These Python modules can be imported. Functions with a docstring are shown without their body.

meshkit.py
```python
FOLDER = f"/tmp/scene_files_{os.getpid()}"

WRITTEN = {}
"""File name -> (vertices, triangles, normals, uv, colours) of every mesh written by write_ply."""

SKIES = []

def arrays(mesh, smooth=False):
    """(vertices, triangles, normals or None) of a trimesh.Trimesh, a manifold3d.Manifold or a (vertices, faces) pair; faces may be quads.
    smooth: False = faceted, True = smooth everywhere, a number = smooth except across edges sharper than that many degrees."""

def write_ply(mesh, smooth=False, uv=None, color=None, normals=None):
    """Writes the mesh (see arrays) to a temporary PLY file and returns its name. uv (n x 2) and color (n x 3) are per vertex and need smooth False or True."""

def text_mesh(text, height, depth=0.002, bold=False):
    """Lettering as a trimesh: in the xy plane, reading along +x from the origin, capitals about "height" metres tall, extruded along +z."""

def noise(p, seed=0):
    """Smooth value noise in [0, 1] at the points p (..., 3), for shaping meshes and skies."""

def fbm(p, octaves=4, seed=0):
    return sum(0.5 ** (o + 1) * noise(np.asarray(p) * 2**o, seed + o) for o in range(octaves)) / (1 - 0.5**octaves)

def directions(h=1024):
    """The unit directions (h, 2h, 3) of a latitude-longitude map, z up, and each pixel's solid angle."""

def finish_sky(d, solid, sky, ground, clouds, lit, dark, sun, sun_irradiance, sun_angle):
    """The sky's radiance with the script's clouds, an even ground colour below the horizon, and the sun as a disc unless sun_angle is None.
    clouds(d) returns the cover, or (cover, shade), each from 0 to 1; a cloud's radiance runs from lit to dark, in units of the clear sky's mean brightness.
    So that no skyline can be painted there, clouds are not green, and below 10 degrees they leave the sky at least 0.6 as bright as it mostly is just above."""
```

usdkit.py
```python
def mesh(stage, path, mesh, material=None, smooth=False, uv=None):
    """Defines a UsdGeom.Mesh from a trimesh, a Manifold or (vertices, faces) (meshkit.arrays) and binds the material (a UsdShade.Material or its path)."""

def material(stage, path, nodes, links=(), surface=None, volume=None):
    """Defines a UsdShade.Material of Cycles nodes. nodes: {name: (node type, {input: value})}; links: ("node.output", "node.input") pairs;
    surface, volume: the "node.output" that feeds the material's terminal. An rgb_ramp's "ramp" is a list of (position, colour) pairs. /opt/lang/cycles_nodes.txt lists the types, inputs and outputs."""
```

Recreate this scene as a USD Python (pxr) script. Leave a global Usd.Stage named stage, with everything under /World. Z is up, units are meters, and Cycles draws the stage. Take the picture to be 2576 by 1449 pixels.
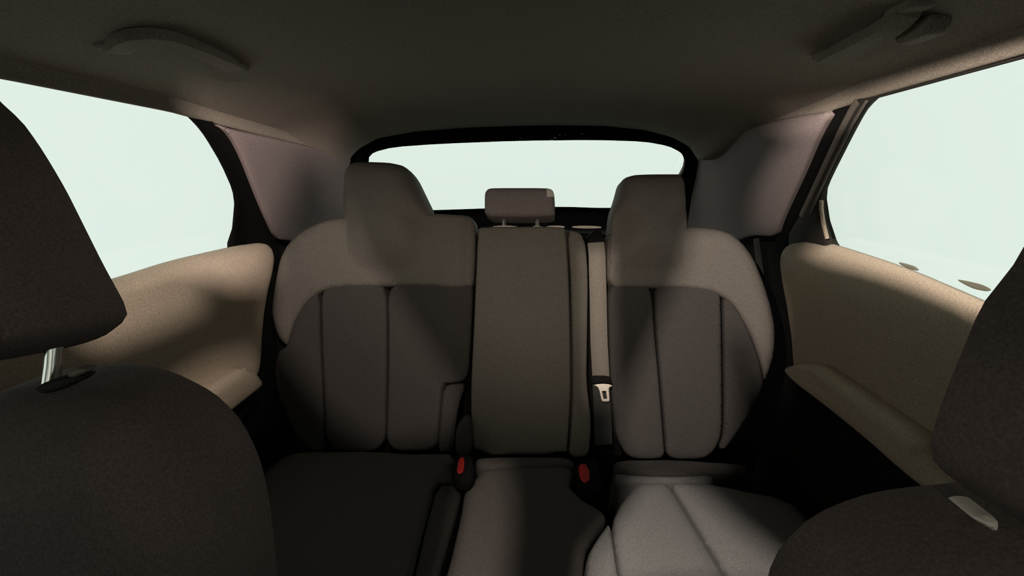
import math, random
import numpy as np, trimesh
import shapely
from shapely.geometry import Polygon, LineString, Point
from scipy.spatial import Delaunay
import manifold3d as m3
import usdkit, meshkit
from pxr import Usd, UsdGeom, UsdLux, UsdShade, Gf, Sdf

random.seed(3); np.random.seed(3)
stage = Usd.Stage.CreateInMemory()
UsdGeom.SetStageUpAxis(stage, UsdGeom.Tokens.z)
UsdGeom.SetStageMetersPerUnit(stage, 1.0)
world = UsdGeom.Xform.Define(stage, '/World')
stage.SetDefaultPrim(world.GetPrim())
UsdGeom.Scope.Define(stage, '/World/Looks')

# ------------------------------------------------------------------ camera
W, H, FPX = 2576, 1449, 1081.0
EYE = np.array([0.10, 0.0, 1.20])          # between the two front headrests, looking at the rear bench
YAW, PITCH, ROLL = math.radians(5.21), math.radians(14.74), math.radians(0.4)
FW = np.array([-math.sin(YAW) * math.cos(PITCH), math.cos(YAW) * math.cos(PITCH), -math.sin(PITCH)])
R0 = np.array([math.cos(YAW), math.sin(YAW), 0.0]); U0 = np.cross(R0, FW)
RT = R0 * math.cos(ROLL) - U0 * math.sin(ROLL); UP = np.cross(RT, FW)
cam = UsdGeom.Camera.Define(stage, '/World/camera')
cam.CreateHorizontalApertureAttr(36.0); cam.CreateVerticalApertureAttr(36.0 * H / W)
cam.CreateFocalLengthAttr(36.0 * FPX / W); cam.CreateClippingRangeAttr(Gf.Vec2f(0.01, 100))
cam.AddTransformOp().Set(Gf.Matrix4d(*[float(x) for x in (*RT, 0, *UP, 0, *(-FW), 0, *EYE, 1)]))
cam.CreateExposureAttr(0.0)

# ------------------------------------------------------------------ sky: an even pale bright mist all round
SKY = (0.80, 0.92, 0.835)


dome = UsdLux.DomeLight.Define(stage, '/World/sky')
dome.CreateIntensityAttr(0.318); dome.CreateColorAttr(Gf.Vec3f(*SKY))

# bulbs of an added unseen roof lamp that makes the lit patches (its hoods are built further down); W/sr
LAMPS = {'left_outer': ((-0.125, 0.275, 1.362), 3.3, (1.0, 0.86, 0.80)), 'left_inner': ((-0.04, 0.275, 1.362), 1.25, (1.0, 0.88, 0.80)),
         'right_inner': ((0.05, 0.275, 1.362), 2.7, (1.0, 0.90, 0.83)), 'right_outer': ((0.135, 0.275, 1.362), 5.5, (1.0, 0.88, 0.79))}
LAMPS = {k: (np.array(a), b, c) for k, (a, b, c) in LAMPS.items()}
def bulb(name, at, power, color, radius=0.0013):
    l = UsdLux.SphereLight.Define(stage, '/World/' + name)
    l.CreateRadiusAttr(radius); l.CreateIntensityAttr(power / (math.pi * radius ** 2)); l.CreateColorAttr(Gf.Vec3f(*color))
    l.AddTranslateOp().Set(Gf.Vec3d(*map(float, at)))
    return l
for k, (at_, w_, c_) in LAMPS.items(): bulb('added_bulb_' + k, at_, w_, c_, 0.0016 if k == 'left_outer' else 0.0013)
LAMP_F, POWER_F = np.array([0.0, -0.52, 1.305]), 1.8  # added fill lamp behind the camera, brightens the seat faces
bulb('fill_bulb', LAMP_F, POWER_F, (1.0, 0.86, 0.74), 0.004)

# ------------------------------------------------------------------ helpers
def ray(x, y):
    return FW + (x - W / 2) / FPX * RT - (y - H / 2) / FPX * UP

class Surf:
    """a smooth surface of the cabin: axis 'Y': Y=f(X,Z) (seat backs), 'Z': Z=f(X,Y) (cushions, roof), 'X': X=f(Y,Z) (sides)"""
    def __init__(s, axis, f, sign):
        s.axis, s.f, s.sign = axis, f, sign          # sign: which way along the axis the cabin side faces
        s.a = 'XYZ'.index(axis); s.o = [i for i in range(3) if i != s.a]
    def pos(s, uv):
        uv = np.atleast_2d(uv).astype(float); p = np.zeros((len(uv), 3))
        p[:, s.o] = uv; p[:, s.a] = s.f(uv[:, 0], uv[:, 1]); return p
    def normal(s, uv, e=2e-3):
        uv = np.atleast_2d(uv).astype(float)
        du = s.pos(uv + [e, 0]) - s.pos(uv - [e, 0]); dv = s.pos(uv + [0, e]) - s.pos(uv - [0, e])
        n = np.cross(du, dv); n /= np.linalg.norm(n, axis=1)[:, None]
        return n * np.where(n[:, s.a] * s.sign > 0, 1, -1)[:, None]
    def hit(s, x, y):
        r = ray(x, y); t = np.linspace(0.08, 4.0, 1600); p = EYE + t[:, None] * r
        g = p[:, s.a] - s.f(p[:, s.o[0]], p[:, s.o[1]])
        k = np.nonzero(g[:-1] * g[1:] <= 0)[0]
        if not len(k): raise ValueError(f'no hit at {x},{y}')
        k = k[0]; a, b = t[k], t[k + 1]; ga = g[k]
        for _ in range(40):
            m = (a + b) / 2; q = EYE + m * r; gm = q[s.a] - s.f(np.array([q[s.o[0]]]), np.array([q[s.o[1]]]))[0]
            if ga * gm <= 0: b = m
            else: a, ga = m, gm
        q = EYE + a * r
        return q[s.o]
    def shift(s, d):
        return Surf(s.axis, lambda u, v: s.f(u, v) + d * s.sign, s.sign)

class P(tuple):
    """a point given in the surface's own two coordinates instead of as seen"""
def p(u, v): return P((u, v))

def outline(surf, pts):
    return np.array([q if isinstance(q, P) else surf.hit(*q) for q in pts], float)

def chaikin(a, n=2):
    for _ in range(n):
        b = np.roll(a, -1, 0)
        a = np.stack([a * 0.8 + b * 0.2, a * 0.2 + b * 0.8], 1).reshape(-1, 2)
    return a

def resample(ring, step):
    L = ring.length; n = max(8, int(L / step))
    return np.array([ring.interpolate(L * i / n).coords[0] for i in range(n)])

def polys(g):
    return [q for q in ([g] if g.geom_type == 'Polygon' else getattr(g, 'geoms', [])) if q.geom_type == 'Polygon' and not q.is_empty and q.area > 1e-9]

def pillow(surf, pts, h=0.012, r=0.025, thick=0.04, step=0.012, smooth=2, gap=0.0012, bump=None, holes=(), squareness=2.0, fade=None, profile=None):
    """a padded panel: its outline lies on surf, the face swells by h over a rolled edge of radius r, and it is thick behind"""
    a = outline(surf, pts)
    if smooth: a = chaikin(a, smooth)
    hs = [chaikin(outline(surf, q), smooth) if smooth else outline(surf, q) for q in holes]
    pg = Polygon(a).buffer(0)
    if hs: pg = pg.difference(shapely.union_all([Polygon(q).buffer(0) for q in hs]))
    pg = pg.buffer(-gap)
    pg = max(polys(pg), key=lambda q: q.area)
    V = []
    for frac in (0.0, 0.1, 0.3, 0.6, 1.0):
        q = pg.buffer(-r * frac) if frac else pg
        for g in polys(q):
            for ring in [g.exterior, *g.interiors]:
                V.append(resample(ring, step * (0.8 if frac < 0.5 else 1.0)))
    inner = pg.buffer(-r * 1.25)
    x0, y0, x1, y1 = pg.bounds
    gx, gy = np.meshgrid(np.arange(x0, x1, step * 1.3), np.arange(y0, y1, step * 1.3))
    G = np.stack([gx.ravel(), gy.ravel()], 1)
    if not inner.is_empty: V.append(G[shapely.contains_xy(inner, G[:, 0], G[:, 1])])
    V = np.vstack(V); V = V[np.unique(np.round(V, 5), axis=0, return_index=True)[1]]
    T = Delaunay(V).simplices; c = V[T].mean(1)
    e1, e2 = V[T[:, 1]] - V[T[:, 0]], V[T[:, 2]] - V[T[:, 0]]
    ar = e1[:, 0] * e2[:, 1] - e1[:, 1] * e2[:, 0]
    ok = shapely.contains_xy(pg.buffer(1e-5), c[:, 0], c[:, 1]) & (np.abs(ar) > 1e-10); T, ar = T[ok], ar[ok]
    T = np.where((ar > 0)[:, None], T, T[:, ::-1])
    d = shapely.distance(pg.boundary, shapely.points(V)); t = np.clip(d / r, 0, 1)
    hh = h * (1 - (1 - t) ** squareness) ** (1 / squareness)
    if bump is not None: hh = hh + bump(V[:, 0], V[:, 1]) * t
    if profile is not None: hh = profile(V[:, 0], V[:, 1], d)
    if fade is not None: hh = hh * fade(V[:, 0], V[:, 1])
    S, N = surf.pos(V), surf.normal(V)
    front, back = S + N * hh[:, None], S - N * thick
    n = len(V)
    if np.dot(np.cross(front[T[0, 1]] - front[T[0, 0]], front[T[0, 2]] - front[T[0, 0]]), N[T[0, 0]]) < 0: T = T[:, ::-1]
    E = np.vstack([T[:, [0, 1]], T[:, [1, 2]], T[:, [2, 0]]])
    key = {}
    for i, j in E: key[(i, j)] = 1
    rim = [(i, j) for i, j in key if (j, i) not in key]
    F = [T, T[:, ::-1] + n]
    R = np.array([[i, i + n, j] for i, j in rim] + [[j, i + n, j + n] for i, j in rim])
    m = trimesh.Trimesh(np.vstack([front, back]), np.vstack(F + [R]), process=False)
    m.remove_unreferenced_vertices()
    return m

def strip(surf, line, width, thick, step=0.01, lift=0.0):
    """a band of webbing laid along a polyline on a surface (points as seen), with real thickness"""
    a = outline(surf, line); ls = LineString(a)
    n = max(3, int(ls.length / step)); c = np.array([ls.interpolate(ls.length * i / n).coords[0] for i in range(n + 1)])
    return band(surf.pos(c) + surf.normal(c) * lift, surf.normal(c), width, thick)

def band(C, N, width, thick):
    T = np.gradient(C, axis=0); T /= np.linalg.norm(T, axis=1)[:, None]
    B = np.cross(T, N); B /= np.linalg.norm(B, axis=1)[:, None]
    sec = [(-.5, 0), (-.46, .5), (.46, .5), (.5, 0), (.46, -.5), (-.46, -.5)]
    V = np.concatenate([[C + B * width * s + N * thick * q] for s, q in sec]).transpose(1, 0, 2)
    return loft(V)

def loft(rings, caps=True):
    rings = np.asarray(rings); n, k, _ = rings.shape; V = rings.reshape(-1, 3); F = []
    for i in range(n - 1):
        for j in range(k):
            a, b, c, d = i * k + j, i * k + (j + 1) % k, (i + 1) * k + (j + 1) % k, (i + 1) * k + j
            F += [(a, b, c), (a, c, d)]
    if caps:
        V = np.vstack([V, rings[0].mean(0), rings[-1].mean(0)]); s, e = len(V) - 2, len(V) - 1
        for j in range(k):
            F += [(s, (j + 1) % k, j), (e, (n - 1) * k + j, (n - 1) * k + (j + 1) % k)]
    m = trimesh.Trimesh(V, F, process=False)
    if m.volume < 0: m.invert()
    return m

def tube(pts, rad, k=14):
    pts = np.asarray(pts, float); T = np.gradient(pts, axis=0); T /= np.linalg.norm(T, axis=1)[:, None]
    rad = np.broadcast_to(rad, len(pts)); ref = np.array([0, 0, 1.0]) if abs(T[0][2]) < 0.9 else np.array([1.0, 0, 0])
    rings = []
    for q, t, r in zip(pts, T, rad):
        a = np.cross(t, ref); a /= np.linalg.norm(a); b = np.cross(t, a); ref = np.cross(a, t) if False else ref
        th = np.linspace(0, 2 * np.pi, k, endpoint=False)
        rings.append(q + r * (np.cos(th)[:, None] * a + np.sin(th)[:, None] * b))
    return loft(rings)

def rbox(size, at, r=0.008, rot=None, seg=10):
    """a rounded box: the hull of eight spheres"""
    s = np.array(size) / 2 - r
    m = m3.Manifold.batch_hull([m3.Manifold.sphere(r, seg).translate((sx * s[0], sy * s[1], sz * s[2])) for sx in (-1, 1) for sy in (-1, 1) for sz in (-1, 1)]).to_mesh()
    t = trimesh.Trimesh(m.vert_properties[:, :3], m.tri_verts)
    if rot is not None: t.apply_transform(trimesh.transformations.euler_matrix(*rot))
    t.apply_translation(at); return t

def slab(polygon, surf, thick):
    """a flat-sided plate with holes cut in it, laid on a surface"""
    step = polygon.segmentize(0.05)
    v, f = trimesh.creation.triangulate_polygon(step, engine='earcut')
    n = len(v); S, N = surf.pos(v), surf.normal(v)
    e1, e2 = S[f[:, 1]] - S[f[:, 0]], S[f[:, 2]] - S[f[:, 0]]
    fl = (np.cross(e1, e2) * N[f[:, 0]]).sum(1) < 0
    f = np.where(fl[:, None], f[:, ::-1], f)
    key = {}
    for i, j in np.vstack([f[:, [0, 1]], f[:, [1, 2]], f[:, [2, 0]]]): key[(i, j)] = 1
    rim = [(i, j) for i, j in key if (j, i) not in key]
    R = np.array([[i, i + n, j] for i, j in rim] + [[j, i + n, j + n] for i, j in rim])
    return trimesh.Trimesh(np.vstack([S, S - N * thick]), np.vstack([f, f[:, ::-1] + n, R]), process=False)

def join(*ms): return trimesh.util.concatenate(list(ms))

# ------------------------------------------------------------------ naming
taken = {}
def numbered(parent, name):
    k = taken.get((parent, name), 0); taken[(parent, name)] = k + 1
    return f'{parent}/{name}' + (f'_{k:03d}' if k else '')
def say(prim, label=None, category=None, group=None, kind=None):
    for k, v in (('label', label), ('category', category), ('group', group), ('kind', kind)):
        if v: prim.SetCustomDataByKey(k, v)
    return prim
BASE = {}
def thing(name, base, label=None, category=None, group=None, kind=None):
    path = numbered('/World', name); x = UsdGeom.Xform.Define(stage, path)
    x.AddTranslateOp().Set(Gf.Vec3d(*map(float, base))); BASE[path] = np.array(base, float)
    say(x.GetPrim(), label, category, group, kind); return path
def part(parent, name, mesh, mat, label=None, smooth=40, kind=None):
    path = numbered(parent, name); top = '/'.join(path.split('/')[:3])
    if top in BASE: mesh = mesh.copy(); mesh.apply_translation(-BASE[top])
    m = usdkit.mesh(stage, path, mesh, MAT[mat], smooth=smooth)
    say(m.GetPrim(), label, kind=kind); return path
def solo(name, mesh, mat, label=None, category=None, group=None, kind=None, smooth=40):
    path = numbered('/World', name); m = usdkit.mesh(stage, path, mesh, MAT[mat], smooth=smooth)
    say(m.GetPrim(), label, category, group, kind); return path

# ------------------------------------------------------------------ materials
MAT = {}
def cloth(name, color, rough=0.85, grain=900.0, amount=0.16, sheen=0.0, bump=0.12):
    c = np.array(color); lo, hi = c * (1 - amount), c * (1 + amount)
    MAT[name] = usdkit.material(stage, '/World/Looks/' + name, {
        'tc': ('texture_coordinate', {}), 'n': ('noise_texture', {'scale': grain, 'detail': 3.0, 'roughness': 0.7}),
        'r': ('rgb_ramp', {'ramp': [(0.3, tuple(lo)), (0.7, tuple(hi))]}),
        'b': ('bump', {'strength': bump, 'distance': 0.001}),
        'p': ('principled_bsdf', {'roughness': rough, 'specular_ior_level': 0.2, 'sheen_weight': sheen})},
        [('tc.object', 'n.vector'), ('n.fac', 'r.fac'), ('r.color', 'p.base_color'), ('n.fac', 'b.height'), ('b.normal', 'p.normal')], surface='p.BSDF')
def plain(name, color, rough=0.5, metallic=0.0, spec=0.4, **kw):
    MAT[name] = usdkit.material(stage, '/World/Looks/' + name, {
        'p': ('principled_bsdf', {'base_color': color, 'roughness': rough, 'metallic': metallic, 'specular_ior_level': spec, **kw})}, [], surface='p.BSDF')
cloth('headliner_cloth', (0.262, 0.222, 0.178), 0.95, 420, 0.34)
cloth('pillar_plastic', (0.225, 0.18, 0.168), 0.75, 450, 0.3)
cloth('pale_leatherette', (0.17, 0.147, 0.124), 0.6, 450, 0.3)
cloth('dark_seat_cloth', (0.068, 0.06, 0.054), 0.9, 450, 0.3)
cloth('headrest_cloth', (0.28, 0.23, 0.21), 0.9, 450, 0.3)
cloth('front_seat_cloth', (.135, .105, .097), 0.9, 450, 0.3)
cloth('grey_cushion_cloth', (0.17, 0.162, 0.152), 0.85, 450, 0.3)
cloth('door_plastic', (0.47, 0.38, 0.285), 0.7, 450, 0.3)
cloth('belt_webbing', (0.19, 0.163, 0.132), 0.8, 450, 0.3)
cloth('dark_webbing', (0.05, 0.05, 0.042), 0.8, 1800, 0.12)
cloth('middle_cloth', (0.19, 0.168, 0.138), 0.9, 450, 0.3)
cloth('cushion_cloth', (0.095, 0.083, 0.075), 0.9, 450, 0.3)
cloth('carpet', (0.02, 0.018, 0.017), 0.98, 500, 0.3)
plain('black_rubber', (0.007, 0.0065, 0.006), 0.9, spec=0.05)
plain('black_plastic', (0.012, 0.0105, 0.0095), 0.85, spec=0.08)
plain('grey_plastic', (0.030, 0.026, 0.022), 0.7, spec=0.15)
plain('seal_brown', (0.11, 0.094, 0.078), 0.75, spec=0.2)
plain('pale_and_lit', (0.75, 0.68, 0.58), 0.8)  # pale parts, also painted-on light: lens glints and headrest corner
plain('chrome', (0.88, 0.86, 0.80), 0.22, 1.0)
plain('steel', (0.96, 0.83, 0.69), 0.6, 0.0)
plain('red_plastic', (0.62, 0.035, 0.03), 0.4)
plain('olive', (0.20, 0.19, 0.15), 0.8)
plain('clear_lens', (0.9, 0.9, 0.9), 0.15)
MAT['window_glass'] = usdkit.material(stage, '/World/Looks/window_glass', {
    'w': ('layer_weight', {'blend': 0.5}), 'pw': ('math', {'math_type': 'power', 'value2': 5.0}),
    'f': ('math', {'math_type': 'multiply_add', 'value2': 0.9, 'value3': 0.025}),
    't': ('transparent_bsdf', {'color': (0.99, 0.99, 0.99)}),
    'g': ('glossy_bsdf', {'color': (0.9, 0.9, 0.9), 'roughness': 0.02}), 'm': ('mix_closure', {})},
    [('w.facing', 'pw.value1'), ('pw.value', 'f.value1'), ('f.value', 'm.fac'), ('t.BSDF', 'm.closure1'), ('g.BSDF', 'm.closure2')], surface='m.closure')

# ------------------------------------------------------------------ the cabin's surfaces
sm = lambda t: np.clip(t, 0, 1) ** 2 * (3 - 2 * np.clip(t, 0, 1))
def f_back(x, z):
    y = 0.98 + 0.333 * (z - 0.485)
    a = np.abs(x); w = np.clip(np.abs(a - 0.41) / 0.26, 0, 1.3)
    return y - 0.045 * w ** 3 * sm((a - 0.12) / 0.05) - 0.03 * (1 - sm((a - 0.12) / 0.05))
back = Surf('Y', f_back, -1)
def f_cush(x, y):
    a = np.abs(x); w = np.clip(np.abs(a - 0.40) / 0.26, 0, 1.2)
    return 0.485 + 0.10 * (0.98 - y) + 0.03 * w ** 3 * sm((a - 0.12) / 0.05) + 0.03 * (1 - sm((a - 0.12) / 0.05))
cush = Surf('Z', f_cush, 1)
side_x = lambda z: 0.715 - 0.35 * (z - 1.03)
glassL, glassR = Surf('X', lambda y, z: -side_x(z), 1), Surf('X', lambda y, z: side_x(z), -1)
DZ = [0.2, 0.5, 0.66, 0.74, 0.84, 0.93, 0.975, 1.0, 1.02, 1.04, 1.2]
DX = [0.69, 0.685, 0.675, 0.665, 0.66, 0.667, 0.678, 0.690, 0.706, 0.722, 0.85]
from scipy.interpolate import PchipInterpolator
_door = PchipInterpolator(DZ, DX)
door_x = lambda z: _door(np.clip(z, 0.2, 1.2))
doorL, doorR = Surf('X', lambda y, z: -door_x(z), 1), Surf('X', lambda y, z: door_x(z), -1)
hatch = Surf('Y', lambda x, z: 1.56 + 1.28 * (1.357 - z), -1)

# roof lining
HEAD = [(872, 412), (884, 392), (903, 373), (950, 347), (1050, 330), (1180, 321), (1313, 317), (1400, 316), (1520, 317), (1620, 326), (1690, 344), (1735, 368), (1757, 403)]
rear = Surf('Y', lambda x, z: 1.55 + 0 * x, -1)
hp = outline(rear, HEAD)
_rear = lambda x: np.interp(x, hp[:, 0], hp[:, 1], left=hp[0, 1], right=hp[-1, 1])
RY = [-1.4, 0.45, 0.55, 0.81, 0.93, 1.2, 1.55]
roof_xe = lambda y: np.interp(y, RY, [0.56, 0.595, 0.598, 0.602, 0.612, 0.63, 0.645])
roof_ze = lambda y: np.interp(y, RY, [1.285, 1.325, 1.325, 1.319, 1.311, 1.296, 1.262])
def f_roof(x, y):
    xe = roof_xe(y); t = np.clip(np.abs(x) / xe, 0, 1.05)
    zc = np.interp(y, [-1.4, -0.5, 0.3, 1.0, 1.55], [1.34, 1.38, 1.40, 1.395, 1.36])
    z = zc - (zc - roof_ze(y) - 0.024) * t ** 4
    s = sm((y - 1.15) / 0.40)
    return z * (1 - s) + _rear(x) * s
roof = Surf('Z', f_roof, -1)

# ------------------------------------------------------------------ structure: ceiling, floor, body sides, tailgate, front
rings = []
for y in np.concatenate([np.linspace(-1.35, 0.4, 12), np.linspace(0.45, 1.555, 40)]):
    xe, ze = float(roof_xe(y)), float(roof_ze(y))
    u = np.sin(np.linspace(-1, 1, 61) * np.pi / 2) * xe
    zz = f_roof(u, np.full_like(u, y))
    inner = np.stack([u, np.full_like(u, y), zz], 1)
    def lip(s):
        ze2 = min(ze, zz[0 if s < 0 else -1] - 0.022)
        q = [(xe + .004, ze2 + .019), (xe + .008, ze2 + .012), (xe + .010, ze2 + .006), (xe + .013, ze2 + .0015), (xe + .017, ze2), (xe + .022, ze2 + .001), (xe + .05, ze2 + .012), (xe + .10, ze2 + .04), (xe + .05, 1.43)]
        return [(s * a, y, b) for a, b in q]
    rings.append(np.vstack([inner, lip(1), [(0.3, y, 1.47), (-0.3, y, 1.47)], lip(-1)[::-1]]))
solo('ceiling', loft(rings, caps=False), 'headliner_cloth', 'grey-brown fabric roof lining curving down over the side windows', 'ceiling', kind='structure', smooth=50)

solo('floor', join(rbox((1.62, 3.9, 0.06), (0, 0.45, 0.15), 0.01)), 'carpet', 'black carpeted cabin floor below the rear bench', 'floor', kind='structure')

shell_x = lambda z: np.minimum(0.775, side_x(z) + 0.055)
shellL, shellR = Surf('X', lambda y, z: -shell_x(z), 1), Surf('X', lambda y, z: shell_x(z), -1)
GL = [(-200, 160), (0, 200), (470, 295), (497, 318), (520, 350), (560, 415), (588, 480), (595, 530), (590, 585), (578, 617), (300, 695), (-200, 833)]
GR = [(2740, 112), (2576, 155), (2192, 261), (2172, 285), (2140, 340), (2085, 450), (2070, 488), (2067, 520), (2074, 565), (2088, 607), (2280, 668), (2490, 756), (2740, 860)]
GB = [(926, 400), (940, 384), (990, 371), (1100, 363), (1300, 355), (1500, 353), (1620, 357), (1680, 368), (1712, 384), (1721, 400), (1717, 425), (1700, 455), (1690, 500), (1680, 522), (1530, 526), (1412, 522), (1300, 524), (1205, 527), (1085, 531), (1000, 531), (955, 520), (935, 450)]
FRONT_SIDE = Polygon([(-0.80, 1.04), (0.10, 1.03), (0.08, 1.29), (-0.45, 1.27)])
def side_wall(name, surf, G, word):
    hole = Polygon(outline(surf, G)).buffer(0.03)
    sheet = Polygon([(-1.4, .14), (2.4, .14), (2.4, .76), (2.08, 1.0), (1.82, 1.2), (1.62, 1.36), (-.6, 1.36), (-1.4, 1.1)]).difference(hole).difference(FRONT_SIDE)
    t = thing(name, (surf.pos([(0.9, 0.15)])[0]), f'black body side and pale rear pillar trim on the {word} side of the cabin', 'wall', kind='structure')
    from shapely.geometry import box                    # the sheet leans in above the belt line: one flat piece below it, one above
    zb = 1.03 - 0.005 / 0.35
    part(t, 'body_sheet', join(*[slab(g, surf, 0.03) for half in (box(-9, -9, 9, zb), box(-9, zb, 9, 9)) for g in polys(sheet.intersection(half))]), 'black_plastic', smooth=False)
    return t
WL = side_wall('wall_left', shellL, GL, 'left'); WR = side_wall('wall_right', shellR, GR, 'right')
part(WL, 'pillar_panel', pillow(glassL, [(550, 314), (600, 329), (740, 358), (830, 380), (872, 391), (884, 396), (871, 440), (866, 500), (864, 640), (728, 606), (693, 603), (655, 520), (607, 397), (580, 345)], h=0.006, r=0.02, thick=0.03, smooth=1, step=0.016), 'pillar_plastic', 'pale trim panel between side window and tailgate')
part(WR, 'pillar_panel', pillow(glassR, [(2100, 278), (2010, 290), (1935, 306), (1850, 328), (1775, 366), (1758, 392), (1757, 405), (1751, 450), (1725, 492), (1712, 610), (1840, 612), (1893, 593), (1955, 597), (1967, 558), (1993, 500), (2021, 440), (2063, 340)], h=0.012, r=0.045, thick=0.03, smooth=1, step=0.016), 'pillar_plastic', 'pale trim panel between side window and tailgate')
def window(name, surf, G, label):
    g = Polygon(chaikin(outline(surf, G), 1)).buffer(0.03)
    return solo(name, slab(g, surf, 0.004), 'window_glass', label, 'window', kind='structure', smooth=False)
window('window_1', glassL.shift(-0.028), GL, 'left rear side window pane, pale mist outside')
window('window_2', glassR.shift(-0.028), GR, 'right rear side window pane, pale mist outside')

# tailgate: rear wall with the wide back window
hs = hatch.shift(-0.05)
hole = Polygon(outline(hs, GB)).buffer(0.05)
solo('wall_back', slab(Polygon([(-.85, .2), (.85, .2), (.85, 1.47), (-.85, 1.47)]).difference(hole), hs, 0.03), 'black_plastic', 'black tailgate below the back window', 'wall', kind='structure', smooth=False)
W3 = thing('window_3', hatch.pos([(0, 1.05)])[0], 'wide low back window in a black surround behind the bench', 'window', kind='structure')
part(W3, 'window_surround', pillow(hatch, [(850, 700), (852, 560), (850, 430), (868, 380), (930, 325), (1060, 300), (1400, 290), (1640, 300), (1740, 335), (1785, 385), (1785, 480), (1770, 560), (1770, 700)], h=0.008, r=0.02, thick=0.006, smooth=1, step=0.016, holes=[GB]), 'black_rubber', 'black window surround')
part(W3, 'pane', slab(Polygon(chaikin(outline(hatch.shift(-0.03), GB), 1)).buffer(0.025), hatch.shift(-0.03), 0.004), 'window_glass', smooth=False)
# small lens with glints modelled as pale beads at the top edge of the back window
part(W3, 'brake_lamp_lens', pillow(hatch.shift(0.004), [(1300, 336), (1475, 334), (1475, 351), (1300, 352)], h=0.006, r=0.006, thick=0.004, step=0.006), 'black_plastic', 'dark lamp lens at the top of the back window')
part(W3, 'glass_edge', tube(hatch.shift(0.012).pos([hatch.shift(0.012).hit(*q) for q in [(1722, 402), (1720, 418), (1714, 433), (1704, 448)]]), [0.002, 0.004, 0.006, 0.006]), 'pale_and_lit', 'pale edge strip of the back glass')
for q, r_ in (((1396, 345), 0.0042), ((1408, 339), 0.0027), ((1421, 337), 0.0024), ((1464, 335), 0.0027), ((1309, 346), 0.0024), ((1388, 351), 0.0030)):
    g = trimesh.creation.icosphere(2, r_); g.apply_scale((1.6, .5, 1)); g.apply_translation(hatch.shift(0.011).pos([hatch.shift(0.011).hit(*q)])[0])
    part(W3, 'lens_glint', g, 'pale_and_lit', 'small pale bead painted as a glint on the lamp lens')

# front of the cabin, behind the camera: dashboard and windscreen
FT = thing('wall_front', (0, -1.0, 0.18), 'black dashboard and bulkhead in front of the front seats', 'wall', kind='structure')
part(FT, 'dashboard', rbox((1.5, 0.5, 0.75), (0, -1.05, 0.575), 0.05), 'black_plastic')
ws = Surf('Y', lambda x, z: -1.25 + 1.75 * (z - 0.93), 1)
part(FT, 'windscreen_surround', slab(Polygon([(-.8, .5), (.8, .5), (.8, 1.47), (-.8, 1.47)]).difference(Polygon([(-.62, .97), (.62, .97), (.50, 1.30), (-.50, 1.30)])), ws, 0.03), 'black_plastic', smooth=False)
solo('window_4', slab(Polygon([(-.66, .94), (.66, .94), (.54, 1.33), (-.54, 1.33)]), ws.shift(-0.012), 0.005), 'window_glass', 'raked windscreen above the dashboard', 'window', kind='structure', smooth=False)
for n, sf in ((5, glassL), (6, glassR)):
    solo(f'window_{n}', slab(FRONT_SIDE.buffer(0.02), sf.shift(-0.03), 0.004), 'window_glass', ('left' if n == 5 else 'right') + ' front side window pane', 'window', kind='structure', smooth=False)

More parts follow.
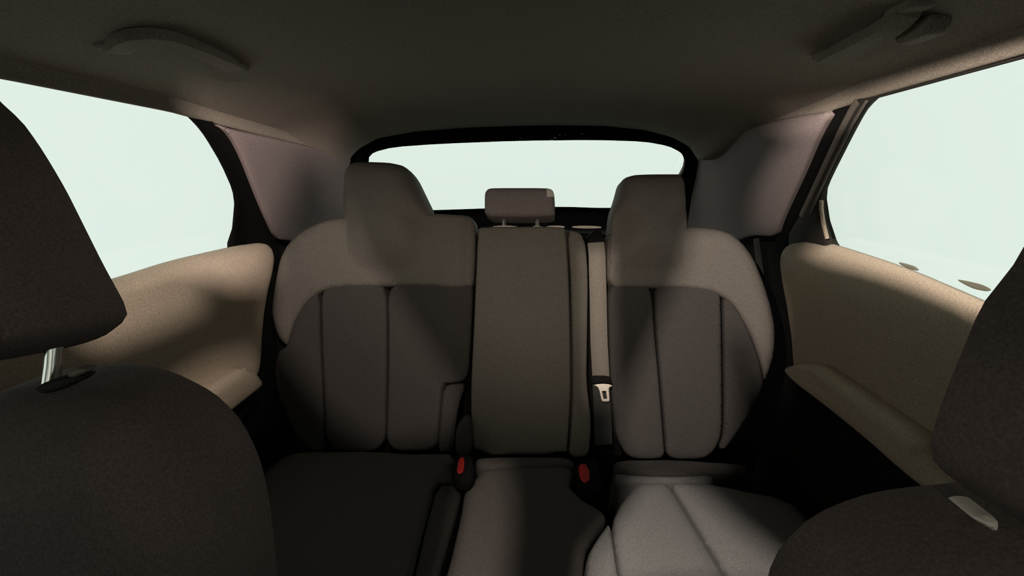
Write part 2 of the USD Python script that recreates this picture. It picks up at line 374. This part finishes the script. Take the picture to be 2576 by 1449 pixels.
# ------------------------------------------------------------------ rear doors
D1 = thing('door_1', doorL.pos([(0.6, 0.2)])[0], 'left rear door with a pale padded card lit along its sill', 'door', kind='structure')
part(D1, 'door_panel', pillow(doorL, [(-150, 820), (290, 697), (420, 655), (580, 619), (645, 609), (668, 613), (684, 628), (690, 652), (684, 690), (672, 735), (662, 790), (657, 850), (654, 915), (646, 948), (600, 985), (540, 1030), (430, 1110), p(0.18, 0.72), p(0.18, 1.0)], h=0.012, r=0.04, thick=0.05, step=0.014), 'door_plastic')
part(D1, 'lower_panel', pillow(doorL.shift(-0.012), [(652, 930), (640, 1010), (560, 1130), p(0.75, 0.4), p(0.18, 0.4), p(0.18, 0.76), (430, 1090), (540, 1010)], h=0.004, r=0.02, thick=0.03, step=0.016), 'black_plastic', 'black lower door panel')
part(D1, 'armrest', pillow(doorL.shift(0.03), [(380, 1075), (516, 972), (560, 945), (603, 920), (640, 937), (654, 957), (652, 972), (580, 1028), (480, 1110), (440, 1140)], h=0.018, r=0.02, thick=0.06, step=0.008, smooth=1), 'door_plastic')
part(D1, 'window_frame', pillow(glassL.shift(-0.014), [(440, 262), (520, 275), (545, 300), (535, 312), (556, 321), (583, 349), (609, 399), (657, 521), (697, 606), (705, 680), (640, 690), (575, 680), (580, 617), (591, 585), (596, 530), (590, 481), (560, 413), (521, 347), (496, 315)], h=0.006, r=0.012, thick=0.006, step=0.008, smooth=1), 'black_rubber', 'black door frame and seal')
D2 = thing('door_2', doorR.pos([(0.6, 0.2)])[0], 'right rear door with a bright sill and a long sloping armrest', 'door', kind='structure')
part(D2, 'door_panel', pillow(doorR, [(2700, 850), (2490, 758), (2280, 669), (2088, 608), (2035, 606), (1995, 612), (1972, 628), (1963, 655), (1970, 710), (1984, 780), (1995, 850), (1998, 905), (2003, 940), (2100, 1020), (2300, 1185), (2420, 1270), p(0.18, 0.80), p(0.18, 1.0)], h=0.012, r=0.04, thick=0.05, step=0.014), 'door_plastic')
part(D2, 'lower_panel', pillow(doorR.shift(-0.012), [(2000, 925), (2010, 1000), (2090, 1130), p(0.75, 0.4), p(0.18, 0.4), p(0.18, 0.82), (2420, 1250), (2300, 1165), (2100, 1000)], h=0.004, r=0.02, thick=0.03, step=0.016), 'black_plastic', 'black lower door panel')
part(D2, 'armrest', pillow(doorR.shift(0.035), [(1983, 932), (1990, 919), (2030, 912), (2062, 917), (2100, 943), (2200, 1012), (2325, 1100), (2350, 1160), (2430, 1240), (2500, 1310), (2390, 1270), (2300, 1200), (2200, 1112), (2100, 1032), (2010, 965)], h=0.022, r=0.025, thick=0.06, step=0.008, smooth=1), 'door_plastic')
part(D2, 'window_frame', pillow(glassR.shift(-0.010), [(2235, 225), (2192, 260), (2172, 283), (2141, 340), (2086, 450), (2071, 489), (2068, 520), (2074, 563), (2089, 607), (2095, 690), (1990, 690), (1985, 590), (2000, 560), (2028, 520), (2062, 440), (2115, 340), (2140, 290), (2155, 230)], h=0.008, r=0.014, thick=0.006, step=0.008, smooth=1), 'grey_plastic', 'dark grey window frame')
part(D2, 'window_seal', pillow(glassR.shift(-0.012), [(2165, 230), (2152, 262), (2138, 284), (2112, 335), (2060, 435), (2027, 512), (2000, 552), (1985, 600), (1985, 640), (1950, 640), (1950, 600), (1962, 558), (1989, 500), (2017, 440), (2059, 340), (2092, 283), (2105, 240)], h=0.004, r=0.01, thick=0.02, step=0.008, smooth=1), 'black_rubber', 'black door seal')
part(D2, 'window_seal', tube(glassR.shift(-0.007).pos([glassR.shift(-0.007).hit(*q) for q in [(2164, 252), (2150, 272), (2122, 325), (2075, 425), (2042, 495), (2020, 540)]]), 0.008), 'seal_brown', 'brown ridge of the door seal')
part(D2, 'window_seal', tube(glassR.shift(0.0).pos([glassR.shift(0.0).hit(*q) for q in [(2180, 255), (2170, 270), (2143, 315), (2095, 410), (2058, 490), (2040, 535)]]), 0.0025), 'seal_brown', 'thin pale line of the window frame')
part(D2, 'window_seal', tube(glassR.shift(-0.01).pos([(y, float(roof_ze(y)) + 0.0005) for y in np.linspace(.2, .85, 14)]), 0.0035), 'grey_plastic', 'dark strip under the roof edge')
part(D2, 'sill_seal', tube([glassR.shift(-0.003).pos([glassR.shift(-.003).hit(*q)])[0] for q in [(2066, 505), (2066, 525), (2071, 560), (2081, 600)]], 0.004), 'door_plastic', 'pale edge of the window frame')

# ------------------------------------------------------------------ rear bench: backrests
RB = thing('folding_seat', (-0.42, 1.0, 0.48), 'left rear seat back, dark cloth with pale shoulder yoke and raised head restraint', 'car seat')
sh = lambda u, v: 0 * u
def seat(parent, name, pts, mat, label=None, surf=back, **kw):
    k = dict(h=0.010, r=0.008, thick=0.05, gap=0.0005); k.update(kw)
    return part(parent, name, pillow(surf, pts, **k), mat, label)
YL = [(868, 546), (815, 556), (765, 578), (725, 612), (704, 652), (692, 715), (683, 775), (686, 805), (700, 850), (724, 874), (732, 850), (748, 803), (775, 762), (806, 737), (850, 725), (975, 723), (1100, 723), (1176, 725), (1192, 722), (1197, 650), (1197, 570), (1190, 548), (1165, 540), (1080, 537)]
seat(RB, 'shoulder_yoke', YL, 'pale_leatherette', 'pale grey leatherette yoke', smooth=1, h=0.0145, r=0.014)
def HRF(x, z, d):          # upright cushion whose lower end melts into the yoke
    t = np.clip(d / 0.05, 0, 1); w = sm((z - 1.075) / 0.05)
    return w * 0.052 * (1 - (1 - t) ** 2) ** 0.5 + (1 - w) * (0.0122 + 0.0045 * sm(d / 0.06) + 0.037 * sm((z - 0.86) / 0.22) * sm(d / 0.08))
seat(RB, 'head_restraint', [(868, 680), (868, 480), (871, 440), (881, 419), (902, 409), (985, 411), (1020, 418), (1042, 444), (1062, 488), (1080, 528), (1088, 560), (1085, 640), (1055, 692), (960, 705)], 'pale_leatherette', 'tall fixed head restraint', surf=back, thick=0.03, r=0.05, smooth=1, profile=HRF)
seat(RB, 'side_bolster', [(806, 729), (770, 757), (742, 800), (728, 848), (721, 872), (700, 882), (690, 930), (700, 1010), (740, 1090), (780, 1138), (820, 1138), (815, 1000), (808, 850)], 'dark_seat_cloth')
seat(RB, 'insert_panel', [(809, 728), (850, 704), (973, 703), (976, 850), (974, 1000), (970, 1138), (823, 1138), (817, 1000), (811, 850)], 'dark_seat_cloth')
seat(RB, 'insert_panel', [(976, 703), (1176, 704), (1192, 703), (1186, 850), (1178, 960), (1114, 960), (1105, 1060), (1099, 1138), (973, 1138), (977, 1000), (979, 850)], 'dark_seat_cloth')
seat(RB, 'insert_panel', [(1117, 963), (1175, 963), (1157, 1010), (1148, 1060), (1142, 1138), (1102, 1138), (1108, 1060)], 'dark_seat_cloth', r=0.012, h=0.008)
part(RB, 'back_shell', pillow(back.shift(-0.045), [(868, 555), (815, 565), (765, 587), (725, 620), (706, 660), (694, 715), (688, 775), (694, 880), (694, 930), (704, 1010), (744, 1090), (784, 1150), (1142, 1150), (1150, 1040), (1178, 960), (1190, 720), (1190, 560), (1165, 550)], h=0.0, r=0.02, thick=0.014), 'black_plastic')

RC = thing('folding_seat', (0.2, 1.0, 0.48), 'right rear and middle seat backs in one, with a small middle head restraint', 'car seat')
YR = [(1527, 604), (1535, 588), (1600, 575), (1730, 570), (1790, 574), (1830, 583), (1865, 608), (1895, 648), (1920, 708), (1940, 770), (1951, 830), (1948, 890), (1935, 935), (1922, 964), (1915, 930), (1900, 880), (1875, 820), (1840, 765), (1800, 738), (1740, 727), (1620, 726), (1527, 726)]
seat(RC, 'shoulder_yoke', YR, 'pale_leatherette', 'pale grey leatherette yoke', smooth=1, h=0.0145, r=0.014)
seat(RC, 'head_restraint', [(1531, 680), (1531, 600), (1536, 540), (1550, 498), (1559, 460), (1572, 446), (1598, 441), (1690, 440), (1708, 441), (1720, 458), (1725, 520), (1727, 600), (1727, 680), (1640, 705)], 'pale_leatherette', 'tall fixed head restraint', surf=back, thick=0.03, r=0.05, smooth=1, profile=HRF)
seat(RC, 'insert_panel', [(1529, 706), (1637, 706), (1647, 850), (1657, 950), (1669, 1100), (1673, 1155), (1580, 1155), (1548, 1100), (1537, 1000), (1531, 850)], 'dark_seat_cloth')
seat(RC, 'insert_panel', [(1641, 706), (1740, 707), (1800, 730), (1813, 738), (1815, 850), (1817, 1000), (1816, 1090), (1800, 1130), (1770, 1155), (1677, 1155), (1673, 1100), (1661, 950), (1651, 850)], 'dark_seat_cloth')
seat(RC, 'side_bolster', [(1816, 740), (1848, 762), (1880, 820), (1904, 880), (1918, 930), (1923, 965), (1903, 1012), (1863, 1077), (1828, 1127), (1806, 1132), (1820, 1090), (1821, 1000), (1819, 850)], 'dark_seat_cloth')
seat(RC, 'middle_panel', [(1202, 578), (1210, 570), (1415, 570), (1424, 579), (1431, 700), (1435, 850), (1436, 980), (1431, 1080), (1425, 1150), (1192, 1145), (1185, 1060), (1185, 960), (1193, 800)], 'middle_cloth', smooth=1)
seat(RC, 'middle_bolster', [(1427, 575), (1460, 586), (1474, 618), (1479, 700), (1477, 850), (1475, 960), (1488, 1060), (1480, 1150), (1429, 1150), (1435, 1080), (1440, 980), (1439, 850), (1435, 700)], 'middle_cloth', smooth=1)
seat(RC, 'latch_panel', [(1480, 580), (1522, 580), (1530, 726), (1533, 850), (1540, 1000), (1548, 1100), (1575, 1152), (1486, 1152), (1492, 1060), (1479, 960), (1480, 850)], 'black_plastic', 'black gap between the seat backs', surf=back.shift(-0.03), h=0.004, r=0.01, thick=0.03)
CH = seat(RC, 'head_restraint', [(1219, 500), (1220, 484), (1228, 475), (1245, 473), (1375, 473), (1390, 477), (1395, 490), (1397, 530), (1395, 546), (1300, 548), (1219, 546)], 'headrest_cloth', 'small middle head restraint', surf=back.shift(0.012), h=0.02, r=0.022, thick=0.07, smooth=1, step=0.007)
part(CH, 'lit_corner', pillow(back.shift(0.0345), [(1374, 473.5), (1389, 476.5), (1394, 488), (1394, 496), (1374, 497)], h=0.001, r=0.003, thick=0.006, smooth=0, step=0.003), 'pale_and_lit', 'corner patch painted pale for the light on it')  # paler colour stands in for light falling on the headrest corner
bh = back.shift(-0.022)
for px in (1268, 1351):
    a, b = bh.pos([bh.hit(px, 530)])[0], bh.pos([bh.hit(px + 1, 584)])[0]
    part(CH, 'post', tube([a, (a + b) / 2, b], 0.0062), 'chrome', 'chrome post')
for q in ([(1240, 571), (1300, 571)], [(1340, 571), (1368, 573)], [(1375, 571), (1420, 571)], [(1440, 571), (1512, 572)]):
    a, b = [back.shift(-.004).pos([back.shift(-.004).hit(*k)])[0] for k in q]
    part(RC, 'top_bead', tube(np.linspace(a, b, 6), [0.002, .0035, .004, .004, .0035, .002], 8), 'steel', 'bright bead along the top edge')
part(RC, 'back_shell', pillow(back.shift(-0.062), [(1186, 600), (1205, 585), (1420, 582), (1530, 590), (1600, 585), (1730, 580), (1790, 585), (1830, 594), (1860, 615), (1888, 655), (1912, 712), (1932, 775), (1942, 835), (1936, 900), (1915, 965), (1900, 1012), (1860, 1077), (1820, 1150), (1166, 1150), (1166, 960), (1176, 800)], h=0.0, r=0.02, thick=0.05), 'black_plastic')
solo('luggage_cover', rbox((1.26, 0.62, 0.02), (0, 1.66, 0.95), 0.008), 'black_plastic', 'black luggage cover behind the rear seat backs', 'cover')

# ------------------------------------------------------------------ rear bench: cushion
RS = thing('rear_bench', (0.0, 0.78, 0.18), 'dark rear bench cushion with a raised middle and stitched right seat panels', 'car seat')
def cu(name, pts, mat, label=None, **kw): return seat(RS, name, pts, mat, label, surf=cush, **{**dict(smooth=1, thick=0.08), **kw})
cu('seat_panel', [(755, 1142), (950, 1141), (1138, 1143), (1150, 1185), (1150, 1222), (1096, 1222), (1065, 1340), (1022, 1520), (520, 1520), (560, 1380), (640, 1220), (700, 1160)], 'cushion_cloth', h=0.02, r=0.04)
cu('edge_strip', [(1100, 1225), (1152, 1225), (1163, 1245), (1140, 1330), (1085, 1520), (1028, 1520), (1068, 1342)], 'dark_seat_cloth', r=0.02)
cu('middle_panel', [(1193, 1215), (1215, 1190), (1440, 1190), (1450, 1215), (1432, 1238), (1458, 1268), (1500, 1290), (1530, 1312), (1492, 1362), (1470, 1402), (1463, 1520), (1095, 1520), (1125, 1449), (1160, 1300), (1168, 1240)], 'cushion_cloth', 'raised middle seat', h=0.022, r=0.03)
cu('rear_roll', [(1196, 1160), (1275, 1157), (1440, 1164), (1446, 1187), (1300, 1187), (1205, 1187), (1196, 1175)], 'cushion_cloth', h=0.014, r=0.016)
cu('edge_strip', [(1532, 1316), (1496, 1366), (1475, 1404), (1470, 1520), (1568, 1520), (1554, 1449), (1543, 1375)], 'grey_cushion_cloth')
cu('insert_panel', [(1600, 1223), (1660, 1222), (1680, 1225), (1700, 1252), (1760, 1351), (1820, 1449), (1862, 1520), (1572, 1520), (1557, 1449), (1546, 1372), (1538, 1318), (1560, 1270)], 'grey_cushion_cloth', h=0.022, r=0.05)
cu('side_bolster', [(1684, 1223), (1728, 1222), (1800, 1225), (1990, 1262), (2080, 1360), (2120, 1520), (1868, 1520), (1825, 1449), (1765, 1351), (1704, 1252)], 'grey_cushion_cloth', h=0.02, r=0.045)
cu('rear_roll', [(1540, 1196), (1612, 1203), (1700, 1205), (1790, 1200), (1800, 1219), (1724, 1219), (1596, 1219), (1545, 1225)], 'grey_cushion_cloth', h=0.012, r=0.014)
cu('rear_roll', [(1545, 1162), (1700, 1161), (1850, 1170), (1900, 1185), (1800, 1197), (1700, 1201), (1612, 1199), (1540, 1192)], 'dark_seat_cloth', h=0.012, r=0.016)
part(RS, 'bench_base', rbox((1.28, 0.44, 0.2), (0, 0.76, 0.285), 0.02), 'black_plastic')

# ------------------------------------------------------------------ seat belts and buckles
SB = thing('seat_belt', back.shift(0.02).pos([back.hit(1505, 640)])[0], 'pale seat belt webbing hanging beside the right rear seat with its metal tongue', 'seat belt')
bf = back.shift(0.026)
part(SB, 'belt_guide', pillow(back.shift(0.0), [(1477, 584), (1520, 582), (1524, 640), (1481, 642)], h=0.006, r=0.008, thick=0.02), 'black_plastic', 'black belt guide')
wb = np.linalg.norm(bf.pos([bf.hit(1484, 760)])[0] - bf.pos([bf.hit(1527, 760)])[0])
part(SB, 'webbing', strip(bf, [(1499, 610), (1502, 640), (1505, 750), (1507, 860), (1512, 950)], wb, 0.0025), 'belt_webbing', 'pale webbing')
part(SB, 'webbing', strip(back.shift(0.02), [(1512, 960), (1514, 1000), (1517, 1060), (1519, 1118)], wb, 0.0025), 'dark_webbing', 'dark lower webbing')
part(SB, 'tongue_grip', pillow(back.shift(0.03), [(1486, 944), (1532, 944), (1540, 955), (1541, 968), (1517, 964), (1492, 968), (1483, 958)], h=0.004, r=0.005, thick=0.008, step=0.004, smooth=1), 'black_plastic', 'black plastic grip')
part(SB, 'tongue', pillow(back.shift(0.031), [(1494, 969), (1503, 966.5), (1517, 965.5), (1532, 966.5), (1541, 970), (1537, 972.5), (1532, 975), (1531.5, 982), (1533.5, 1006), (1531, 1010.5), (1517, 1010.5), (1513.5, 1007), (1509, 984), (1505, 975), (1500, 972)], h=0.001, r=0.002, thick=0.002, step=0.003, smooth=0, gap=0.0, holes=[[(1514.5, 984), (1525, 984), (1527.5, 1003.5), (1518.5, 1003.5)]]), 'steel', 'metal tongue')
BK = thing('belt_buckle', cush.pos([cush.hit(1165, 1220)])[0], 'black belt buckle with a bright red button left of the middle seat', 'seat belt buckle')
b1 = cush.shift(0.036)
part(BK, 'buckle_strap', pillow(back.shift(0.04), [(1168, 1046), (1180, 1048), (1186, 1070), (1187, 1150), (1146, 1150), (1148, 1090), (1156, 1060)], h=0.006, r=0.012, thick=0.02, step=0.006), 'dark_seat_cloth', 'cloth sleeve')
part(BK, 'buckle_body', pillow(b1, [(1142, 1150), (1160, 1147), (1190, 1150), (1197, 1180), (1194, 1210), (1172, 1222), (1140, 1216), (1134, 1190)], h=0.012, r=0.014, thick=0.012, step=0.006), 'black_plastic')
part(BK, 'release_button', pillow(b1.shift(0.0105), [(1152, 1153), (1171, 1151), (1169, 1192), (1146, 1196)], h=0.004, r=0.004, thick=0.006, step=0.004, smooth=1), 'red_plastic', 'red release button')
BJ = thing('belt_buckle', cush.pos([cush.hit(1478, 1225)])[0], 'shaded black belt buckle with a dull red button right of the middle seat', 'seat belt buckle')
part(BJ, 'buckle_body', pillow(b1, [(1446, 1160), (1500, 1160), (1514, 1200), (1512, 1235), (1470, 1240), (1450, 1215)], h=0.010, r=0.014, thick=0.012, step=0.006), 'black_plastic')
part(BJ, 'release_button', pillow(b1.shift(0.0085), [(1453, 1174), (1462, 1167), (1476, 1170), (1485, 1190), (1484, 1213), (1471, 1219), (1458, 1205)], h=0.004, r=0.005, thick=0.006, step=0.004), 'red_plastic', 'red release button')
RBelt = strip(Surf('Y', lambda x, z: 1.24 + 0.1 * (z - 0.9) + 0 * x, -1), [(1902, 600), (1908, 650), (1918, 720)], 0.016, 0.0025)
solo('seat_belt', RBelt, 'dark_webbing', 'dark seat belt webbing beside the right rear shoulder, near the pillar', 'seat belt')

# ------------------------------------------------------------------ front seats
def front_seat(label, base): return thing('front_seat', base, label, 'car seat')
fsL = Surf('Y', lambda x, z: 0.36 + 0.22 * (z - 1.05) + 0 * x, -1)       # rear faces of the front seats
fhL = Surf('Y', lambda x, z: 0.34 + 0.06 * (z - 1.05) + 0 * x, -1)
F1 = front_seat('dark front seat on the left, head restraint raised on a chrome post', (-0.41, 0.3, 0.18))
part(F1, 'backrest', pillow(fsL, [(-60, 1005), (0, 985), (120, 934), (200, 919), (300, 915), (400, 931), (520, 990), (590, 1060), (640, 1160), (666, 1280), (684, 1449), (700, 1700), (715, 2000), p(-.25, .45), p(-.76, .45), p(-.76, .93), p(-.66, 1.0)], h=0.10, r=0.09, thick=0.01, step=0.018), 'front_seat_cloth')
HL = part(F1, 'head_restraint', pillow(fhL, [(312, 790), (303, 815), (240, 860), (130, 888), p(-.50, 1.055), p(-.64, 1.06), p(-.66, 1.09), p(-.61, 1.27), p(-.57, 1.30), p(-.45, 1.302), p(-.395, 1.29), (-30, 235), (0, 265), (40, 300), (90, 370), (150, 470), (200, 570), (250, 670), (300, 760)], h=0.10, r=0.05, thick=0.005, step=0.014, smooth=1), 'front_seat_cloth')
fp = Surf('Y', lambda x, z: 0.315 + 0.30 * (z - 1.05) + 0 * x, -1)
a, b = fp.pos([fp.hit(142, 800)])[0], fp.pos([fp.hit(128, 970)])[0]
part(HL, 'post', tube([a, a * .5 + b * .5, b * .7 + a * .3, b], [.006, .006, .0062, .0068], 20), 'chrome', 'chrome post')
d = b - a; part(HL, 'post', tube([a + (-.16, 0, 0.03), a + d * .5 + (-.16, 0, 0.02), a + d + (-.16, 0, 0)], .0058, 20), 'chrome', 'chrome post')
part(F1, 'post_guide', pillow(Surf('Y', lambda x, z: 0.29 + 0 * x, -1), [(88, 975), (105, 960), (170, 942), (226, 938), (214, 958), (165, 982), (118, 994)], h=0.005, r=0.006, thick=0.008, step=0.005), 'grey_plastic', 'plastic guide at the foot of the post')
part(F1, 'release_tab', pillow(Surf('Y', lambda x, z: 0.286 + 0 * x, -1), [(168, 934), (178, 926), (200, 921), (233, 926), (222, 938), (192, 953), (174, 950)], h=0.003, r=0.004, thick=0.006, step=0.003), 'belt_webbing', 'pale release tab')
F2 = front_seat('near-black front seat on the right, pale guide on its shoulder', (0.45, 0.22, 0.18))
fsR = Surf('Y', lambda x, z: 0.28 + 0.22 * (z - 1.05) + 0 * x, -1)
fhR = Surf('Y', lambda x, z: 0.245 + 0.06 * (z - 1.05) + 0 * x, -1)
part(F2, 'backrest', pillow(fsR, [(1880, 1800), (1940, 1500), (1960, 1415), (2060, 1312), (2200, 1256), (2330, 1237), (2420, 1232), p(.46, 1.02), p(.62, 1.01), p(.745, .94), p(.76, .45), p(.27, .45)], h=0.10, r=0.09, thick=0.01, step=0.018), 'front_seat_cloth')
HR = part(F2, 'head_restraint', pillow(fhR, [(2500, 1288), p(.43, 1.04), p(.60, 1.04), p(.64, 1.09), p(.58, 1.23), p(.53, 1.25), p(.43, 1.25), p(.37, 1.22), (2576, 665), (2490, 760), (2440, 880), (2390, 1000), (2356, 1105), (2350, 1150), (2370, 1190), (2440, 1240)], h=0.10, r=0.05, thick=0.005, step=0.014, smooth=1), 'front_seat_cloth')
part(F2, 'post_guide', pillow(Surf('Y', lambda x, z: 0.236 + 0 * x, -1), [(2431, 1298), (2450, 1290), (2475, 1288), (2500, 1293), (2510, 1302), (2503, 1322), (2498, 1336), (2480, 1330), (2450, 1312)], h=0.006, r=0.006, thick=0.015, step=0.003, smooth=1), 'pale_and_lit', 'pale post guide')
for x in (.46, .58):
    part(HR, 'post', tube([(x, .205, 1.10), (x, .205, 1.03), (x, .205, .98)], .0065, 16), 'chrome', 'chrome post')

# ------------------------------------------------------------------ grab handles
def handle(label, pts, lift):
    q = [roof.hit(*k) for k in pts]; c = roof.pos(q); n = roof.normal(q)
    t = thing('grab_handle', c[len(c) // 2], label, 'grab handle')
    ls = LineString(c); s = np.linspace(0, 1, 17); line = np.array([ls.interpolate(k * ls.length).coords[0] for k in s])
    arch = np.clip(1 - np.abs(2 * s - 1) ** 6, 0, 1)[:, None] * lift
    nn = np.mean(n, 0); nn /= np.linalg.norm(nn)
    part(t, 'handle_bar', band(line + nn * (arch + 0.002), np.repeat([nn], 17, 0), 0.028, 0.014), 'headliner_cloth')
    for k in (0, -1):
        part(t, 'mount', rbox((0.03, 0.04, 0.012), c[k], 0.005), 'headliner_cloth')
    return t
handle('roof grab handle above the left rear window', [(285, 118), (310, 88), (350, 74), (420, 80), (500, 112), (555, 138), (590, 165)], 0.006)
handle('roof grab handle above the right rear window, its lower edge catching light', [(2085, 135), (2110, 112), (2150, 90), (2200, 65), (2245, 40), (2290, 18)], 0.012)
solo('coat_hook', rbox((0.03, 0.05, 0.022), roof.pos([roof.hit(2325, 55)])[0] + (0, 0, -.008), 0.008), 'headliner_cloth', 'small coat hook on the roof lining by the right grab handle', 'hook')

# ------------------------------------------------------------------ unidentified olive slivers, added as flat pieces on the right window
for pts, lab in (([(2405, 703), (2430, 707), (2468, 716), (2487, 725), (2494, 731), (2480, 733), (2450, 727), (2425, 715)], 'thin pointed olive sliver against the right rear window'),
                 ([(2258, 659), (2280, 664), (2303, 671), (2313, 682), (2290, 678), (2268, 668)], 'short olive sliver at the right window sill')):
    solo('olive_sliver', pillow(glassR.shift(-0.022), pts, h=0.001, r=0.004, thick=0.001, step=0.004, gap=0, smooth=1), 'olive', lab, 'olive_sliver')

# ------------------------------------------------------------------ added unseen lamp: hooded bulbs, each hood cut to shape its lit patches
class Hood(Surf):
    def __init__(s, c, R): s.c, s.R, s.axis = c, R, 'S'
    def pos(s, uv):
        uv = np.atleast_2d(uv); az, el = uv[:, 0], uv[:, 1]
        return s.c + s.R * np.stack([np.sin(az) * np.cos(el), np.cos(az) * np.cos(el), np.sin(el)], 1)
    def normal(s, uv): return (s.pos(uv) - s.c) / s.R
def opening(c, surf, pts):
    d = surf.pos(outline(surf, pts)) - c; d /= np.linalg.norm(d, axis=1)[:, None]
    return [p(math.atan2(x, y), math.asin(z)) for x, y, z in d]
def hood(c, holes, R=0.034, step=0.03):
    return pillow(Hood(c, R), [p(-3.13, -1.56), p(3.13, -1.56), p(3.13, 1.56), p(-3.13, 1.56)], h=0, r=0.02, thick=0.0012, step=step, smooth=0, gap=0, holes=holes)
CL = thing('added_patch_lamp', (0.01, 0.275, 1.39), 'added roof lamp out of view, bulbs in hoods cut to shape the lit patches', 'lamp')
def O(lamp, surf, *pts): return opening(LAMPS[lamp][0], surf, pts)
HOLES = {
    'left_outer': [
        O('left_outer', glassL, (470, 254), (700, 290), (860, 326), (900, 362), (885, 400), (870, 450), (868, 530), (838, 536), (830, 470), (826, 436), (812, 416), (790, 409), (768, 416), (752, 440), (738, 480), (722, 540), (700, 610), (640, 610), (560, 400)),
        O('left_outer', doorL, (240, 722), (300, 692), (580, 610), (690, 603), (690, 690), (640, 722), (560, 722), (500, 690), (420, 680), (300, 712))],
    'left_inner': [
        O('left_inner', back, (690, 660), (720, 600), (800, 545), (868, 535), (905, 615), (975, 715), (1050, 830), (1120, 935), (1160, 1010), (1120, 1100), (960, 1125), (850, 1060), (770, 960), (720, 890), (670, 840)),
        O('left_inner', doorL, (220, 745), (300, 716), (420, 684), (497, 690), (508, 720), (508, 770), (495, 792), (400, 832), (262, 880), (200, 870)),
        O('left_inner', doorL.shift(0.04), (430, 960), (540, 890), (665, 860), (670, 980), (580, 1040), (520, 1080)),
        O('left_inner', cush, (1195, 1158), (1272, 1156), (1290, 1250), (1275, 1449), (1270, 1520), (1080, 1520), (1125, 1449), (1165, 1240))],
    'right_inner': [
        O('right_inner', back, (1735, 590), (1765, 565), (1840, 570), (1910, 640), (1965, 800), (1965, 870), (1935, 960), (1915, 990), (1898, 900), (1868, 845), (1840, 830), (1850, 1090), (1800, 1180), (1590, 1180), (1552, 1115), (1550, 1065), (1590, 965), (1640, 860), (1690, 745), (1725, 675)),
        O('right_inner', cush, (1618, 1201), (1730, 1203), (1752, 1228), (1855, 1327), (1970, 1420), (2080, 1520), (1468, 1520), (1482, 1402), (1516, 1362), (1580, 1275)),
        O('right_inner', glassR, (1900, 605), (1892, 500), (1950, 400), (2020, 330), (2070, 275), (2130, 262), (2060, 420), (1990, 590)),
        O('right_inner', back, (1476, 628), (1532, 628), (1537, 800), (1546, 1018), (1494, 1018), (1482, 800))],
    'right_outer': [
        O('right_outer', doorR, (2040, 626), (2090, 590), (2300, 650), (2560, 770), (2490, 785), (2280, 702), (2080, 650)),
        O('right_outer', glassR, (1935, 306), (2180, 250), (2600, 136), (2620, 170), (2180, 285), (2000, 330))]}
for k in HOLES: part(CL, 'shaping_hood', hood(LAMPS[k][0], HOLES[k]), 'black_plastic', smooth=True)
part(CL, 'lamp_base', rbox((0.36, 0.09, 0.03), (0.005, 0.275, 1.408), 0.01), 'black_plastic')
ML = thing('added_fill_lamp', (0.0, -0.52, 1.37), 'added fill lamp out of view above the windscreen, hood cut to shape its light', 'lamp')  # fill light added out of view; its hood only steers where it falls
HOLES_F = [opening(LAMP_F, Surf('Y', lambda x, z: 0.236 + 0 * x, -1), [(2180, 1230), (2560, 1230), (2560, 1400), (2220, 1400)]),
           opening(LAMP_F, fsL.shift(0.09), [(470, 1060), (590, 1090), (620, 1200), (490, 1290)]), opening(LAMP_F, fhL.shift(0.09), [(60, 470), (150, 560), (220, 700), (60, 700)]),
           opening(LAMP_F, hatch, [(1290, 328), (1480, 326), (1480, 352), (1290, 354)]), opening(LAMP_F, hatch, [(1695, 395), (1732, 395), (1728, 440), (1700, 455)]), opening(LAMP_F, fp, [(95, 875), (175, 872), (180, 915), (238, 915), (236, 945), (170, 958), (160, 972), (92, 975)]), opening(LAMP_F, back, [(850, 395), (1050, 395), (1100, 520), (1220, 460), (1400, 460), (1530, 520), (1555, 425), (1735, 425), (1745, 575), (1715, 700), (1640, 850), (1575, 1000), (1475, 985), (1200, 985), (1160, 960), (1050, 820), (960, 690), (880, 585), (850, 560)])]
part(ML, 'shaping_hood', hood(LAMP_F, HOLES_F, step=0.016), 'black_plastic', smooth=True)
part(ML, 'lamp_base', rbox((0.16, 0.10, 0.05), (0.0, -0.52, 1.362), 0.01), 'black_plastic')
